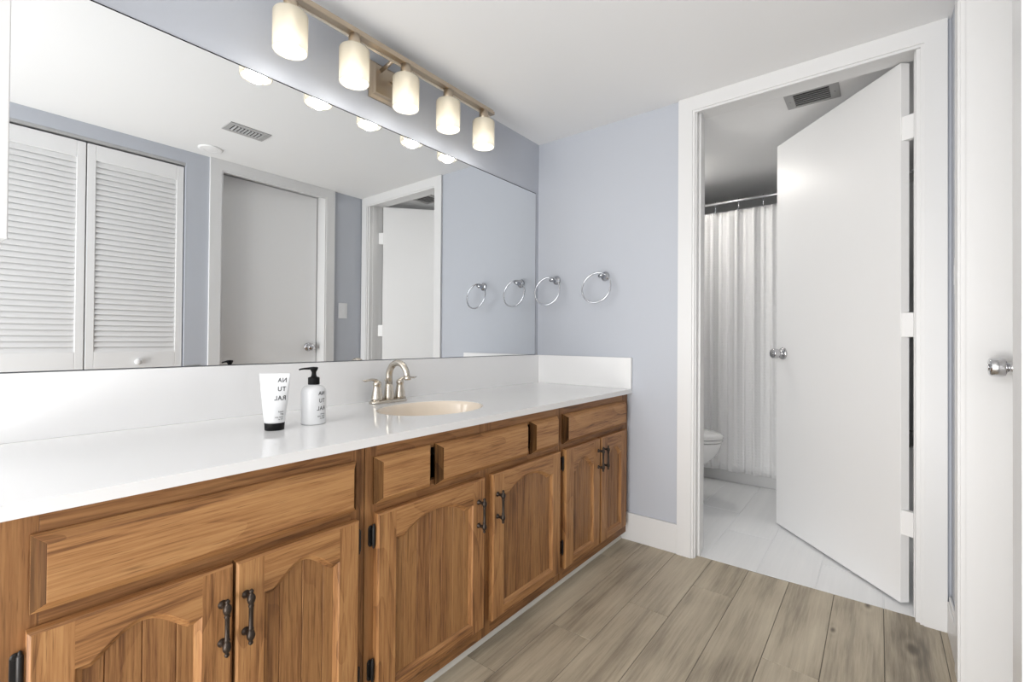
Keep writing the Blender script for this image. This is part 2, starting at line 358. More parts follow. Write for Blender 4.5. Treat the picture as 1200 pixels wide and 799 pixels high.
b.box(-0.001, 0.1275, OL+0.001, OL-J, 0, OT).box(-0.001, 0.1275, OR_+0.018, OR_-0.001, 0, OT).box(-0.001, 0.1275, OL+0.001, OR_-0.001, OT-0.003, OT+0.004)
b.box(0.03, 0.068, OL-J, OL-J-0.010, 0, OT-0.0).box(0.03, 0.068, OR_+0.021, OR_+0.017, 0, OT-0.0).box(0.03, 0.068, OL-J, OR_+J, OT-0.008, OT-0.002)
struct(b, 'trim_3', M['trim'], 'white jamb lining the bathroom doorway', 'door jamb', 0.0012)
# entry door casing on the south wall (face Y=-W, outward +Y)
b = MB(); t1, t2 = 0.016, 0.011; yf = -W
b.box(EL-0.075, EL-0.010, yf, yf+t1, 0, H-0.001).box(EL-0.010, EL, yf, yf+t2, 0, 2.065).box(ER+0.010, ER+0.077, yf, yf+t1, 0, H-0.001).box(ER, ER+0.010, yf, yf+t2, 0, 2.065)
b.box(EL-0.010, ER+0.010, yf, yf+t1, 2.065, H-0.001).box(EL, ER, yf, yf+t2, 2.055, 2.065)
struct(b, 'trim_4', M['trim'], 'white casing around the closed flush door beside the light switch', 'door trim', 0)
b = MB(); b.box(EL-0.02, EL-0.003, yf+0.001, yf-0.15, 0, OT+0.02).box(ER+0.003, ER+0.02, yf+0.001, yf-0.15, 0, OT+0.02).box(EL-0.003, ER+0.003, yf+0.001, yf-0.15, OT+0.002, OT+0.02)
struct(b, 'trim_5', M['trim'], 'white jamb around the closed flush door', 'door jamb', 0.001)
# baseboards
def base_profile_x(b, y0, y1, xf, s_):   # along Y
    b.box(xf, xf+0.014*s_, y0, y1, 0, 0.137)
b = MB(); base_profile_x(b, -0.50, OL+0.068, 0.0, -1); struct(b, 'baseboard_east', M['trim'], 'white baseboard between vanity and bathroom doorway', 'baseboard', 0.003)
b = MB(); b.box(ER+0.077, -0.0165, -W, -W+0.012, 0, 0.11).box(ER+0.077, -0.0165, -W, -W+0.008, 0.11, 0.128); struct(b, 'baseboard_south', M['trim'], 'short white baseboard right of the bathroom doorway', 'baseboard', 0.003)
b = MB(); b.box(CR, EL-0.075, -W, -W+0.012, 0, 0.128); struct(b, 'baseboard_closet', M['trim'], 'white baseboard between closet and door', 'baseboard', 0.003)

# ---- door knob: rose + neck + cylindrical knob along a direction
def knob(parent, base, d, mt, length=0.062, r=0.0255, name='door_knob'):
    b = MB(); p = Vector(base); d = Vector(d).normalized()
    b.lathe([(0.012, 0), (0.031, 0), (0.032, 0.004), (0.029, 0.010), (0.019, 0.013), (0.0125, 0.016), (0.0125, 0.026), (0.018, 0.029), (0.0235, 0.031), (r, 0.036), (r, length-0.004), (r-0.003, length), (0.001, length+0.0005)], p, d, 36)
    k = b.build(name, mt, parent)
    c = MB(); c.lathe([(0.010, length+0.0006), (0.010, length+0.002), (0.006, length+0.0025), (0.001, length+0.0026)], p, d, 20); c.build('lock_button', mt, k)
    return k

# ---- bathroom door leaf, standing open about 48 degrees
hx, hy = 0.101, -1.619; ang = math.atan2(0.515, 0.600)     # face corner at hinge side, direction to free edge
dirv = Vector((math.cos(ang), math.sin(ang), 0)); nb = Vector((math.sin(ang), -math.cos(ang), 0))   # nb: towards the back face
lw, lt, zt, zb = 0.775, 0.035, 2.070, 0.010
door1 = thing('door_1', (hx, hy, 0), 'white flush door standing open into the bathroom', 'door', None, 'structure')
A0 = Vector((hx, hy, 0)); A1 = A0+dirv*lw
b = MB(); ring = lambda z: [A0+Vector((0,0,z)), A1+Vector((0,0,z)), A1+nb*lt+Vector((0,0,z)), A0+nb*lt+Vector((0,0,z))]
b.loft([ring(zb), ring(zt)], sm=False); b.build('door_leaf', M['door'], door1, bevel=0.0015)
kp = A0+dirv*(lw-0.060)+Vector((0, 0, 0.935))
knob(door1, kp, -nb, M['satin']); knob(door1, kp+nb*lt, nb, M['satin'])
for zc in (1.815, 1.065, 0.315):
    b = MB(); hp = A0+nb*(lt+0.001)
    q = A0+nb*0.004
    b.loft([[q+nb*0+Vector((0,0,z_)), q+nb*0.029+Vector((0,0,z_)), Vector((0.110, -1.6575, z_)), Vector((0.086, -1.6575, z_))] for z_ in (zc-0.046, zc+0.046)], sm=False)
    b.build('hinge', M['door'], door1, bevel=0.001)

# ---- closed entry door in the south wall
door2 = thing('door_2', ((EL+ER)/2, -1.853, 0), 'closed white flush door seen in the mirror right of the closet', 'door', None, 'structure')
b = MB().box(EL+0.0, ER-0.004, -1.853, -1.888, 0.008, 2.074); b.build('door_leaf', M['door'], door2, bevel=0.0015)
knob(door2, (-0.398, -1.853, 0.932), (0, 1, 0), M['satin'])
b = MB().box(ER-0.0035, ER-0.0005, -1.857, -1.885, 0.89, 0.97); b.build('strike_plate', M['satin'], door2)
b = MB().box(EL-0.003, ER+0.003, -1.8885, -1.900, 0, OT); struct(b, 'gap_shade_sheet', M['dark_gap'], 'dark sheet behind the closed door, gap shade in its colour', 'backing sheet')  # sheet across the whole opening; shade of the door gaps is in its colour

# ---- louvered bifold closet doors
def bifold(x0, x1, name, label, knob_side):
    yF, yB = -W-0.012, -W-0.042; xc = (x0+x1)/2
    t = thing(name, (xc, yB, 0), label, 'door', None, 'structure')
    st = 0.036; z0, z1 = 0.012, 2.030; zl0, zl1, zr0, zr1 = 0.16, 0.80, 0.915, 1.945
    b = MB().box(x0, x0+st, yF, yB, z0, z1).box(x1-st, x1, yF, yB, z0, z1).box(x0+st, x1-st, yF, yB, zr1, z1).box(x0+st, x1-st, yF, yB, zl1, zr0).box(x0+st, x1-st, yF, yB, z0, zl0)
    b.build('door_frame', M['louver'], t, bevel=0.002)
    for (a, c) in ((zr0, zr1), (zl0, zl1)):
        n = int(round((c-a)/0.0292)); p = (c-a)/n; s_ = MB()
        for i in range(n):
            zc = a+(i+0.5)*p
            # slat slopes down toward the room
            s_.add([(x0+st, yF-0.005, zc-0.0170), (x1-st, yF-0.005, zc-0.0170), (x1-st, yF-0.017, zc+0.0150), (x0+st, yF-0.017, zc+0.0150),
                    (x0+st, yF-0.0015, zc-0.0158), (x1-st, yF-0.0015, zc-0.0158), (x1-st, yF-0.0135, zc+0.0175), (x0+st, yF-0.0135, zc+0.0175)],
                   [(0,3,2,1),(4,5,6,7),(0,1,5,4),(1,2,6,5),(2,3,7,6),(3,0,4,7)], None, False)
        s_.build('louver_slats', M['louver'], t)
    if knob_side is not None:
        k = MB().lathe([(0.008, 0), (0.008, 0.010), (0.015, 0.016), (0.018, 0.022), (0.015, 0.029), (0.002, 0.031)], (knob_side, yF, 0.858), (0, 1, 0), 24); k.build('door_knob', M['louver'], t)
    return t
bifold(-1.676, CR-0.006, 'door_3', 'right leaf of the white louvered bifold closet door', -1.452)
bifold(CL_+0.004, -1.681, 'door_4', 'left leaf of the white louvered bifold closet door', None)
b = MB().box(CL_, CR, -W-0.004, -W-0.035, 2.040, 2.055); struct(b, 'trim_7', M['vent'], 'grey metal track over the louvered closet doors', 'door track')

# ------------------------------------------------------------------ big mirror
mir = thing('wall_mirror', (-1.1, -0.0015, 0.914), 'large frameless wall mirror above the white backsplash', 'mirror')
b = MB().box(LX+0.004, -0.030, -0.0005, -0.003, 0.914, 1.8415, 0); b.build('mirror_backing', M['mirror_edge'], mir)
b = MB().box(LX+0.006, -0.0325, -0.0036, -0.0031, 0.915, 1.8375); b.build('mirror_glass', M['mirror'], mir)

# ------------------------------------------------------------------ vanity cabinets
YF = -0.557; YD = -0.577; ZD0, ZD1 = 0.087, 0.560; ZR0, ZR1 = 0.582, 0.700
def arch_z(t, zs, rise, ex=0.8):
    """t in 0..1 across the opening: short flat shoulders, ogee rise"""
    s_ = 0.10
    if t < s_ or t > 1-s_: return zs
    u = (t-s_)/(1-2*s_); return zs+rise*(max(0.0, math.sin(PI*u))**ex)
def make_door(parent, x0, x1, zs, rise, handle_x, hinge_side, planks=5, mid=None, stile=0.055, ex=0.8):
    """arched frame and v-groove panel; zs: shoulder height, rise: arch rise"""
    N_ = 40; xl, xr = x0+stile, x1-stile; zb_ = ZD0+0.030
    b = MB(); ch = 0.004
    def P(x, z, d): return (x, YD+d, z)
    # front faces (slot 0 vertical grain, slot 1 horizontal grain)
    b.add([P(x0+ch, ZD0+ch, 0), P(xl, ZD0+ch, 0), P(xl, ZD1-ch, 0), P(x0+ch, ZD1-ch, 0)], [(0,1,2,3)], 0)
    b.add([P(xr, ZD0+ch, 0), P(x1-ch, ZD0+ch, 0), P(x1-ch, ZD1-ch, 0), P(xr, ZD1-ch, 0)], [(0,1,2,3)], 0)
    b.add([P(xl, ZD0+ch, 0), P(xr, ZD0+ch, 0), P(xr, zb_, 0), P(xl, zb_, 0)], [(0,1,2,3)], 1)
    xs = [xl+(xr-xl)*i/N_ for i in range(N_+1)]; zs_ = [arch_z(i/N_, zs, rise, ex) for i in range(N_+1)]
    for i in range(N_): b.add([P(xs[i], zs_[i], 0), P(xs[i+1], zs_[i+1], 0), P(xs[i+1], ZD1-ch, 0), P(xs[i], ZD1-ch, 0)], [(0,1,2,3)], 1)
    # outer chamfer and sides
    o0 = [(x0+ch, ZD0+ch), (x1-ch, ZD0+ch), (x1-ch, ZD1-ch), (x0+ch, ZD1-ch)]; o1 = [(x0, ZD0), (x1, ZD0), (x1, ZD1), (x0, ZD1)]
    for i in range(4):
        j = (i+1) % 4; mi = 1 if i in (0, 2) else 0
        b.add([P(*o0[i], 0), P(*o0[j], 0), P(*o1[j], 0.003), P(*o1[i], 0.003)], [(0,1,2,3)], mi)
        b.add([P(*o1[i], 0.003), P(*o1[j], 0.003), P(*o1[j], 0.0195), P(*o1[i], 0.0195)], [(0,1,2,3)], mi)
    b.add([P(*o1[k], 0.0195) for k in range(4)], [(0,1,2,3)], 0)
    # inner moulded edge
    loop = [(xl, zb_), (xr, zb_)]+[(xs[i], zs_[i]) for i in range(N_, -1, -1)]
    n = len(loop)
    def inset(k, d):
        p0, p1, p2 = Vector(loop[k-1]), Vector(loop[k]), Vector(loop[(k+1) % n])
        a = (p1-p0).normalized(); c = (p2-p1).normalized(); na = Vector((-a.y, a.x)); nc = Vector((-c.y, c.x)); bis = (na+nc).normalized()
        return p1+bis*d/max(0.45, bis.dot(na))
    for (d0, h0, d1, h1) in ((0, 0, 0.0025, 0.0035), (0.0025, 0.0035, 0.0105, 0.0085), (0.0105, 0.0085, 0.0115, 0.0125)):
        for k in range(n):
            j = (k+1) % n; a, c = inset(k, d0), inset(j, d0); e, f = inset(j, d1), inset(k, d1)
            mi = 0 if abs(loop[k][0]-loop[j][0]) < 1e-6 else 1
            b.add([P(a.x, a.y, h0), P(c.x, c.y, h0), P(e.x, e.y, h1), P(f.x, f.y, h1)], [(0,1,2,3)], mi, k > 1)
    door = b.build('door', [M['oak_z'], M['oak_x']], parent)
    # panel of v-groove boards, recessed
    b = MB(); px0, px1 = xl-0.012, xr+0.012; pz0, pz1 = zb_-0.012, zs+rise+0.012; g = 0.0016; wd = (px1-px0)/planks; d = 0.0095
    for i in range(planks):
        a, c = px0+i*wd, px0+(i+1)*wd
        b.add([P(a, pz0, d+0.0022), P(a+g, pz0, d), P(c-g, pz0, d), P(c, pz0, d+0.0022), P(a, pz1, d+0.0022), P(a+g, pz1, d), P(c-g, pz1, d), P(c, pz1, d+0.0022)], [(0,1,5,4),(1,2,6,5),(2,3,7,6)], 0)
    pn = b.build('panel', M['panel_z'], door); ta = pn.data.attributes.new('tone', 'FLOAT', 'FACE'); tones = [random.uniform(-1, 1) for _ in range(planks)]
    for p_ in pn.data.polygons: ta.data[p_.index].value = tones[min(planks-1, p_.index//3)]
    # bronze pull
    b = MB(); yr = YD-0.024; zc = mid
    prof = [(0.0015, -0.054), (0.0042, -0.051), (0.0045, -0.0485), (0.003, -0.046), (0.0052, -0.043), (0.0072, -0.039), (0.0078, -0.034), (0.006, -0.028), (0.0042, -0.0245), (0.0056, -0.022), (0.0042, -0.019), (0.0040, 0.0),
            (0.0042, 0.019), (0.0056, 0.022), (0.0042, 0.0245), (0.006, 0.028), (0.0078, 0.034), (0.0072, 0.039), (0.0052, 0.043), (0.003, 0.046), (0.0045, 0.0485), (0.0042, 0.051), (0.0015, 0.054)]
    b.lathe(prof, (handle_x, yr, zc), (0, 0, 1), 14)
    for s_ in (-1, 1): b.lathe([(0.008, 0), (0.008, 0.002), (0.005, 0.005), (0.0042, 0.012), (0.0055, 0.018), (0.004, 0.024)], (handle_x, YD+0.0005, zc+0.036*s_), (0, -1, 0), 14)
    tag(b.build('handle', M['bronze'], door), 'dark antique bronze pull')
    # black surface hinges
    hxp = x0 if hinge_side < 0 else x1
    for zc2 in (0.505, 0.172):
        b = MB(); s_ = hinge_side
        b.box(hxp+s_*0.006, hxp+s_*0.0165, YF, YF-0.002, zc2-0.021, zc2+0.021)
        b.lathe([(0.001, -0.031), (0.003, -0.028), (0.0024, -0.025), (0.0042, -0.023), (0.0042, 0.023), (0.0024, 0.025), (0.003, 0.028), (0.001, 0.031)], (hxp+s_*0.006, YF-0.009, zc2), (0, 0, 1), 12)
        for k_ in (-1, 1): b.lathe([(0.0055, 0), (0.0055, 0.002), (0.003, 0.003)], (hxp+s_*0.0105, YF-0.001, zc2+k_*0.021), (0, -1, 0), 12)
        b.box(hxp+s_*0.002, hxp+s_*0.009, YF-0.006, YF-0.011, zc2-0.018, zc2+0.018)
        tag(b.build('hinge', M['black_iron'], door, bevel=0.0008), 'black metal hinge')
    return door
def make_drawer(parent, x0, x1):
    b = MB(); c = 0.016; yb = YF; ym = YF-0.006; yf = YD-0.003
    r0 = [(x0, yb, ZR0), (x1, yb, ZR0), (x1, yb, ZR1), (x0, yb, ZR1)]; r1 = [(x0, ym, ZR0), (x1, ym, ZR0), (x1, ym, ZR1), (x0, ym, ZR1)]
    r2 = [(x0+c, yf, ZR0+c), (x1-c, yf, ZR0+c), (x1-c, yf, ZR1-c*0.8), (x0+c, yf, ZR1-c*0.8)]
    b.frustum(r0, r1, 0, [0, 1, 0, 1]); b.frustum(r1, r2, 0, [0, 1, 0, 1])
    return b.build('drawer_front', [M['oak_x'], M['shaded_end_grain']], parent, bevel=0.0008)

def make_cabinet(x0, x1, label, stiles, door_rails):
    """stiles: list of (xa, xb) face-frame uprights"""
    t = thing('vanity_cabinet', ((x0+x1)/2, -0.28, 0.0), label, 'cabinet')
    b = MB(); g = 0.0006
    b.box(x0+g, x0+0.016, -0.02, YF+0.018, 0.045, 0.732, 0).box(x1-0.016, x1-g, -0.02, YF+0.018, 0.045, 0.732, 0).box(x0+0.016, x1-0.016, -0.02, YF+0.018, 0.045, 0.06, 0).box(x0+0.016, x1-0.016, -0.004, -0.02, 0.045, 0.732, 0)
    b.build('cabinet_body', M['dark_gap'], t)
    b = MB()
    for a, c in stiles: b.box(a, c, YF, YF+0.019, 0.040, 0.732, 0)
    for i in range(len(stiles)-1):
        a, c = stiles[i][1], stiles[i+1][0]
        for z0, z1 in ((0.690, 0.732), (0.545, 0.597), (0.040, 0.100)): b.box(a, c, YF+0.0003, YF+0.019, z0, z1, 1)
    b.build('face_frame', [M['frame_z'], M['frame_x']], t, bevel=0.0006)
    return t
c1 = make_cabinet(LX+0.001, -1.531, 'oak vanity cabinet nearest the camera, one wide drawer over two arched doors', [(LX+0.002, -2.098), (-1.568, -1.532)], None)
make_drawer(c1, -2.108, -1.558)
make_door(c1, -2.111, -1.834, 0.482, 0.042, -1.853, -1, 4, 0.455, 0.052, 1.1)
make_door(c1, -1.828, -1.556, 0.482, 0.042, -1.811, 1, 4, 0.457, 0.052, 1.1)
c2 = make_cabinet(-1.530, -0.637, 'oak vanity cabinet under the sink, three drawer fronts over two arched doors', [(-1.529, -1.494), (-1.112, -1.054), (-0.668, -0.638)], None)
make_drawer(c2, -1.507, -1.321); make_drawer(c2, -1.302, -0.863); make_drawer(c2, -0.842, -0.664)
make_door(c2, -1.503, -1.102, 0.488, 0.038, -1.133, -1, 7, 0.455)
make_door(c2, -1.062, -0.656, 0.488, 0.038, -1.042, 1, 7, 0.457)
c3 = make_cabinet(-0.6355, -0.002, 'oak vanity cabinet against the end wall, one drawer over two narrow arched doors', [(-0.6345, -0.610), (-0.060, -0.003)], None)
make_drawer(c3, -0.620, -0.050)
make_door(c3, -0.618, -0.328, 0.462, 0.042, -0.346, -1, 5, 0.472, 0.06)
make_door(c3, -0.316, -0.050, 0.462, 0.042, -0.298, 1, 5, 0.472, 0.06)
b = MB().box(LX+0.001, -0.002, -0.500, -0.516, 0.0, 0.045); tag(b.build('toe_kick', M['toe']), 'chipped white toe strip along the floor under the oak vanity', 'toe kick')
b = MB(); xs0, xs1 = LX+0.002, -0.0155
qr = lambda x: [(x, -0.5165, 0.0005), (x, -0.5165, 0.020)]+[(x, -0.5165-0.019*math.sin(a), 0.0005+0.0195*math.cos(a)) for a in [PI/2*k/6 for k in range(1, 7)]]
b.loft([qr(xs0), qr(xs1)], sm=False); tag(b.build('shoe_moulding', M['toe']), 'white quarter-round moulding along the base of the toe strip', 'moulding')

# ------------------------------------------------------------------ countertop with oval cut-out, backsplash
SX, SY, SA, SB = -1.090, -0.312, 0.205, 0.160
ZC0, ZC1 = 0.734, 0.756; YC = -0.583
def rect_hit(a, x0, x1, y0, y1):
    c, s_ = math.cos(a), math.sin(a); ts = []
    if c > 1e-9: ts.append((x1-SX)/c)
    if c < -1e-9: ts.append((x0-SX)/c)
    if s_ > 1e-9: ts.append((y1-SY)/s_)
    if s_ < -1e-9: ts.append((y0-SY)/s_)
    t = min(ts); return (SX+c*t, SY+s_*t)
px0, px1, py0, py1 = -1.45, -0.75, YC, -0.0
angs = sorted([2*PI*i/72 for i in range(72)]+[math.atan2(y-SY, x-SX) % (2*PI) for x in (px0, px1) for y in (py0, py1)])
b = MB(); n = len(angs)
outer = [rect_hit(a, px0, px1, py0, py1) for a in angs]
inner = [(SX+SA*math.cos(a)*1.0, SY+SB*math.sin(a)) for a in [math.atan2((q[1]-SY)/SB, (q[0]-SX)/SA) for q in [rect_hit(a, px0, px1, py0, py1) for a in angs]]]
vt = [(x, y, ZC1) for x, y in outer]+[(x, y, ZC1) for x, y in inner]+[(x, y, ZC0) for x, y in inner]+[(x, y, ZC0) for x, y in outer]
fs = []
for i in range(n):
    j = (i+1) % n; fs += [(i, j, n+j, n+i), (n+i, n+j, 2*n+j, 2*n+i), (2*n+i, 2*n+j, 3*n+j, 3*n+i), (3*n+i, 3*n+j, j, i)]
b.add(vt, fs, 0, False)
b.box(LX+0.001, px0, YC, 0.0-0.0005, ZC0, ZC1).box(px1, -0.001, YC, 0.0-0.0005, ZC0, ZC1)
ct = tag(b.build('countertop', M['quartz']), 'white quartz countertop running along the oak vanity', 'countertop')
bs = MB().box(LX+0.001, -0.0005, -0.0205, -0.0005, ZC1, 0.9125); tag(bs.build('backsplash', M['quartz'], bevel=0.0012), 'long white backsplash under the mirror', 'backsplash')
bs = MB().box(-0.0205, -0.0005, YC, -0.021, ZC1, 0.9125); tag(bs.build('backsplash', M['quartz'], bevel=0.0012), 'short white backsplash on the end wall below the towel rings', 'backsplash')

# oval sink
snk = thing('sink', (SX, SY, 0.60), 'oval bisque sink bowl set into the white countertop', 'sink')
b = MB(); prof = [(1.0, 0.7535), (0.985, 0.7545), (0.965, 0.751), (0.95, 0.742), (0.90, 0.70), (0.80, 0.655), (0.62, 0.625), (0.38, 0.612), (0.12, 0.607)]
prof_o = [(0.12, 0.599), (0.40, 0.603), (0.66, 0.616), (0.84, 0.646), (0.94, 0.695), (0.99, 0.733), (1.0, 0.7535)]
pr = prof+prof_o; n = 64
b.loft([[(SX+0.9985*SA*r*math.cos(2*PI*i/n), SY+0.9985*SB*r*math.sin(2*PI*i/n), h) for i in range(n)] for r, h in pr], True, False, False)
b.build('basin', M['bisque'], snk)
b = MB().lathe([(0.028, 0.6065), (0.028, 0.609), (0.022, 0.6105), (0.021, 0.607), (0.001, 0.608)], (SX, SY, 0), (0, 0, 1), 28); b.build('drain', M['nickel'], snk)

# ------------------------------------------------------------------ faucet
fx, fy = -1.103, -0.082
fa = thing('faucet', (fx, fy, ZC1), 'brushed nickel two-handle faucet with arched spout behind the oval sink', 'faucet')
b = MB(); n = 40
def stad(rx, ry, L_, z): return [(fx+(L_ if math.cos(2*PI*i/n) >= 0 else -L_)+rx*math.cos(2*PI*i/n), fy+ry*math.sin(2*PI*i/n), z) for i in range(n)]
b.loft([stad(0.030, 0.027, 0.052, ZC1+0.0003), stad(0.030, 0.027, 0.052, ZC1+0.005), stad(0.026, 0.023, 0.052, ZC1+0.010), stad(0.022, 0.019, 0.052, ZC1+0.012)]); b.build('base_plate', M['nickel'], fa)
for s_ in (-1, 1):
    b = MB().lathe([(0.023, 0.010), (0.0215, 0.020), (0.0175, 0.040), (0.0145, 0.058), (0.0135, 0.066), (0.0155, 0.070), (0.0155, 0.075), (0.012, 0.081), (0.006, 0.086), (0.001, 0.087)], (fx+s_*0.053, fy, ZC1), (0, 0, 1), 28)
    hb = b.build('handle_body', M['nickel'], fa)
    x0 = fx+s_*0.053; z0 = ZC1+0.080
    pts = [(x0-s_*0.006, fy, z0-0.004), (x0+s_*0.008, fy-0.001, z0+0.006), (x0+s_*0.026, fy-0.004, z0+0.010), (x0+s_*0.045, fy-0.008, z0+0.009), (x0+s_*0.060, fy-0.011, z0+0.008), (x0+s_*0.070, fy-0.013, z0+0.010)]
    b = MB().tube(pts, [0.008, 0.0085, 0.008, 0.0085, 0.009, 0.004], 14, flat=[1, 0.8, 0.6, 0.5, 0.45, 0.5]); b.build('lever', M['nickel'], hb)
b = MB(); b.lathe([(0.022, 0.010), (0.020, 0.020), (0.0165, 0.045), (0.0145, 0.066), (0.0135, 0.070)], (fx, fy, ZC1), (0, 0, 1), 28)
pts = [(fx, fy, ZC1+0.066)]; rad = [0.0135]
for k in range(15):
    a = PI*0.92*k/14; rr = 0.054
    pts.append((fx, fy-rr+rr*math.cos(a)-0.0*k, ZC1+0.096+rr*1.03*math.sin(a))); rad.append(0.0128-0.0018*(k/14))
pts.append((fx, pts[-1][1]-0.004, pts[-1][2]-0.016)); rad.append(0.0118)
b.tube(pts, rad, 20); sp = b.build('spout', M['nickel'], fa)
b = MB().lathe([(0.0102, 0), (0.0122, 0.002), (0.0122, 0.010), (0.0108, 0.013)], (fx, pts[-1][1]-0.0012, pts[-1][2]-0.004), (0, 0.12, 1), 20); b.build('aerator', M['nickel'], sp)
b = MB().tube([(fx, fy+0.019, ZC1+0.012), (fx, fy+0.019, ZC1+0.080)], 0.0022, 10); b.lathe([(0.002, 0), (0.0055, 0.003), (0.0055, 0.007), (0.001, 0.010)], (fx, fy+0.019, ZC1+0.078), (0, 0, 1), 14); b.build('lift_rod', M['nickel'], fa)

# ------------------------------------------------------------------ mirrored lettering as it stands on the packaging
def text_faces(txt, size):
    cu = bpy.data.curves.new('t', 'FONT'); cu.body = txt; cu.size = size; cu.align_x = 'LEFT'; cu.resolution_u = 3; cu.space_character = 1.12; cu.offset = 0.012*size
    o = bpy.data.objects.new('t', cu); COL.objects.link(o); bpy.context.view_layer.update()
    dg = bpy.context.evaluated_depsgraph_get(); me = bpy.data.meshes.new_from_object(o.evaluated_get(dg))
    bm = bmesh.new(); bm.from_mesh(me); bmesh.ops.triangulate(bm, faces=bm.faces)
    vs = [(v.co.x*0.86, v.co.y) for v in bm.verts]; bm.verts.index_update(); fs = [tuple(v.index for v in f.verts) for f in bm.faces]
    bm.free(); bpy.data.meshes.remove(me); bpy.data.objects.remove(o); bpy.data.curves.remove(cu)
    return vs, fs
def lettering(rows, place, depth=0.0):
    """rows: (text, size, baseline_z, right_edge_u); reversed left-right exactly as printed in the picture"""
    b = MB()
    for txt, size, z, ue in rows:
        vs, fs = text_faces(txt, size)
        b.add([place(ue-x, z+y) for x, y in vs], fs, 0, False)
    return b

# tube of cream, standing on its black cap
tcx, tcy = -1.634, -0.305; tw = Vector((0.83, -0.557, 0)).normalized(); tn = Vector((-0.557, -0.83, 0)).normalized()
tb = thing('cream_tube', (tcx, tcy, ZC1), 'white squeeze tube standing on its black cap beside the pump bottle', 'tube')
def tube_ring(z, hw, hd, n=40, p=1.0): return [Vector((tcx, tcy, z))+tw*hw*math.cos(2*PI*i/n)+tn*hd*math.sin(2*PI*i/n) for i in range(n)]
def tube_dims(z):
    t = max(0, min(1, (z-(ZC1+0.020))/0.126)); return 0.0245+0.0125*t**0.8, 0.0215*(1-t**1.5)+0.0012
b = MB(); zs_ = [ZC1+0.0195+0.126*k/24 for k in range(25)]
b.loft([tube_ring(z, *tube_dims(z)) for z in zs_]+[tube_ring(ZC1+0.1475, 0.0372, 0.0011)]); b.build('tube_body', M['white_plastic'], tb)
b = MB().loft([tube_ring(ZC1+z, r, r*0.9) for z, r in ((0.0002, 0.0225), (0.001, 0.0235), (0.018, 0.0245), (0.0195, 0.0240))]); b.build('cap', M['black_plastic'], tb)
def place_tube(u, z):
    hw, hd = tube_dims(z); u = max(-hw*0.97, min(hw*0.97, u)); s_ = math.sqrt(max(0, 1-(u/hw)**2))
    return Vector((tcx, tcy, z))+tw*u+tn*(hd*s_+0.0004)
Z = ZC1
b = lettering([('NA', 0.0165, Z+0.1245, 0.0290), ('TU', 0.0165, Z+0.1020, 0.0275), ('RAL', 0.0165, Z+0.0785, 0.0280),
               ('hand', 0.0060, Z+0.047, 0.0225), ('gel', 0.0060, Z+0.0415, 0.0225), ('with aloe', 0.0050, Z+0.0335, 0.0222), ('75 ml', 0.0050, Z+0.0275, 0.0222)], place_tube)
b.build('lettering', M['ink'], tb)

# pump bottle
bx, by, br = -1.5215, -0.2955, 0.0335
pb = thing('pump_bottle', (bx, by, ZC1), 'white soap bottle with black pump top, left of the faucet', 'bottle')
b = MB().lathe([(br-0.003, 0.0003), (br-0.0005, 0.002), (br, 0.005), (br, 0.088), (br-0.001, 0.094), (br-0.004, 0.100), (br-0.010, 0.1055), (0.0165, 0.1085), (0.0135, 0.110), (0.0135, 0.113)], (bx, by, ZC1), (0, 0, 1), 56); b.build('bottle_body', M['white_plastic'], pb)
b = MB().lathe([(0.0150, 0.1105), (0.0155, 0.112), (0.0155, 0.128), (0.0145, 0.1305), (0.0085, 0.132), (0.0065, 0.137), (0.0060, 0.145), (0.0095, 0.1515), (0.0110, 0.1555), (0.0110, 0.158), (0.009, 0.1595)], (bx, by, ZC1), (0, 0, 1), 32)
cl = b.build('pump', M['black_plastic'], pb)
nd = Vector((-0.85, 0.53, 0)).normalized(); c0 = Vector((bx, by, ZC1+0.1555))
b = MB().tube([c0, c0+nd*0.012, c0+nd*0.026+Vector((0,0,-0.0006)), c0+nd*0.034+Vector((0,0,-0.0018)), c0+nd*0.039+Vector((0,0,-0.0036))], [0.0050, 0.0036, 0.0028, 0.0024, 0.0020], 14); b.build('nozzle', M['black_plastic'], cl)
def place_bottle(u, z):
    vd = math.atan2(-1.5536-by, -2.2108-bx); a = vd+u/br      # u measured around the body from the side facing the doorway
    return Vector((bx+(br+0.0004)*math.cos(a), by+(br+0.0004)*math.sin(a), z))
b = lettering([('NA', 0.0155, Z+0.0825, 0.0325), ('TU', 0.0155, Z+0.0620, 0.0325), ('RAL', 0.0155, Z+0.0405, 0.0340), ('gentle', 0.0058, Z+0.0285, 0.0325), ('hand soap', 0.0058, Z+0.0225, 0.0330), ('300 ml', 0.0058, Z+0.0160, 0.0325)], place_bottle)
b.build('lettering', M['ink'], pb)

# ------------------------------------------------------------------ towel rings on the end wall
def towel_ring(y0, z0, label):
    t = thing('towel_ring', (0, y0, z0), label, 'towel ring', 'chrome towel rings on the end wall')
    b = MB().lathe([(0.004, 0.0003), (0.024, 0.0003), (0.025, 0.003), (0.022, 0.007), (0.014, 0.010), (0.009, 0.014), (0.0075, 0.03), (0.009, 0.040), (0.012, 0.044), (0.011, 0.048), (0.004, 0.050)], (0, y0, z0), (-1, 0, 0), 28); b.build('post', M['chrome'], t)
    b = MB(); b.tube([(-0.046, y0-0.013, z0+0.006), (-0.047, y0+0.014, z0-0.004)], 0.0095, 14); b.build('clasp', M['chrome'], t)
    b = MB(); sw = 0.14
    b.torus((-0.052-0.03, y0+0.010, z0-0.066), 0.0785, 0.0038, (-0.05, 1, 0), Vector((0.20, 0, 1)), 64, 10); b.build('ring', M['chrome'], t)
    return t
r1 = towel_ring(-0.130, 1.333, 'left chrome towel ring, nearer the mirror')
r2 = copy_tree(r1); r2.location = (0, -0.430, 1.333); r2['label'] = 'right chrome towel ring, farther from the mirror'

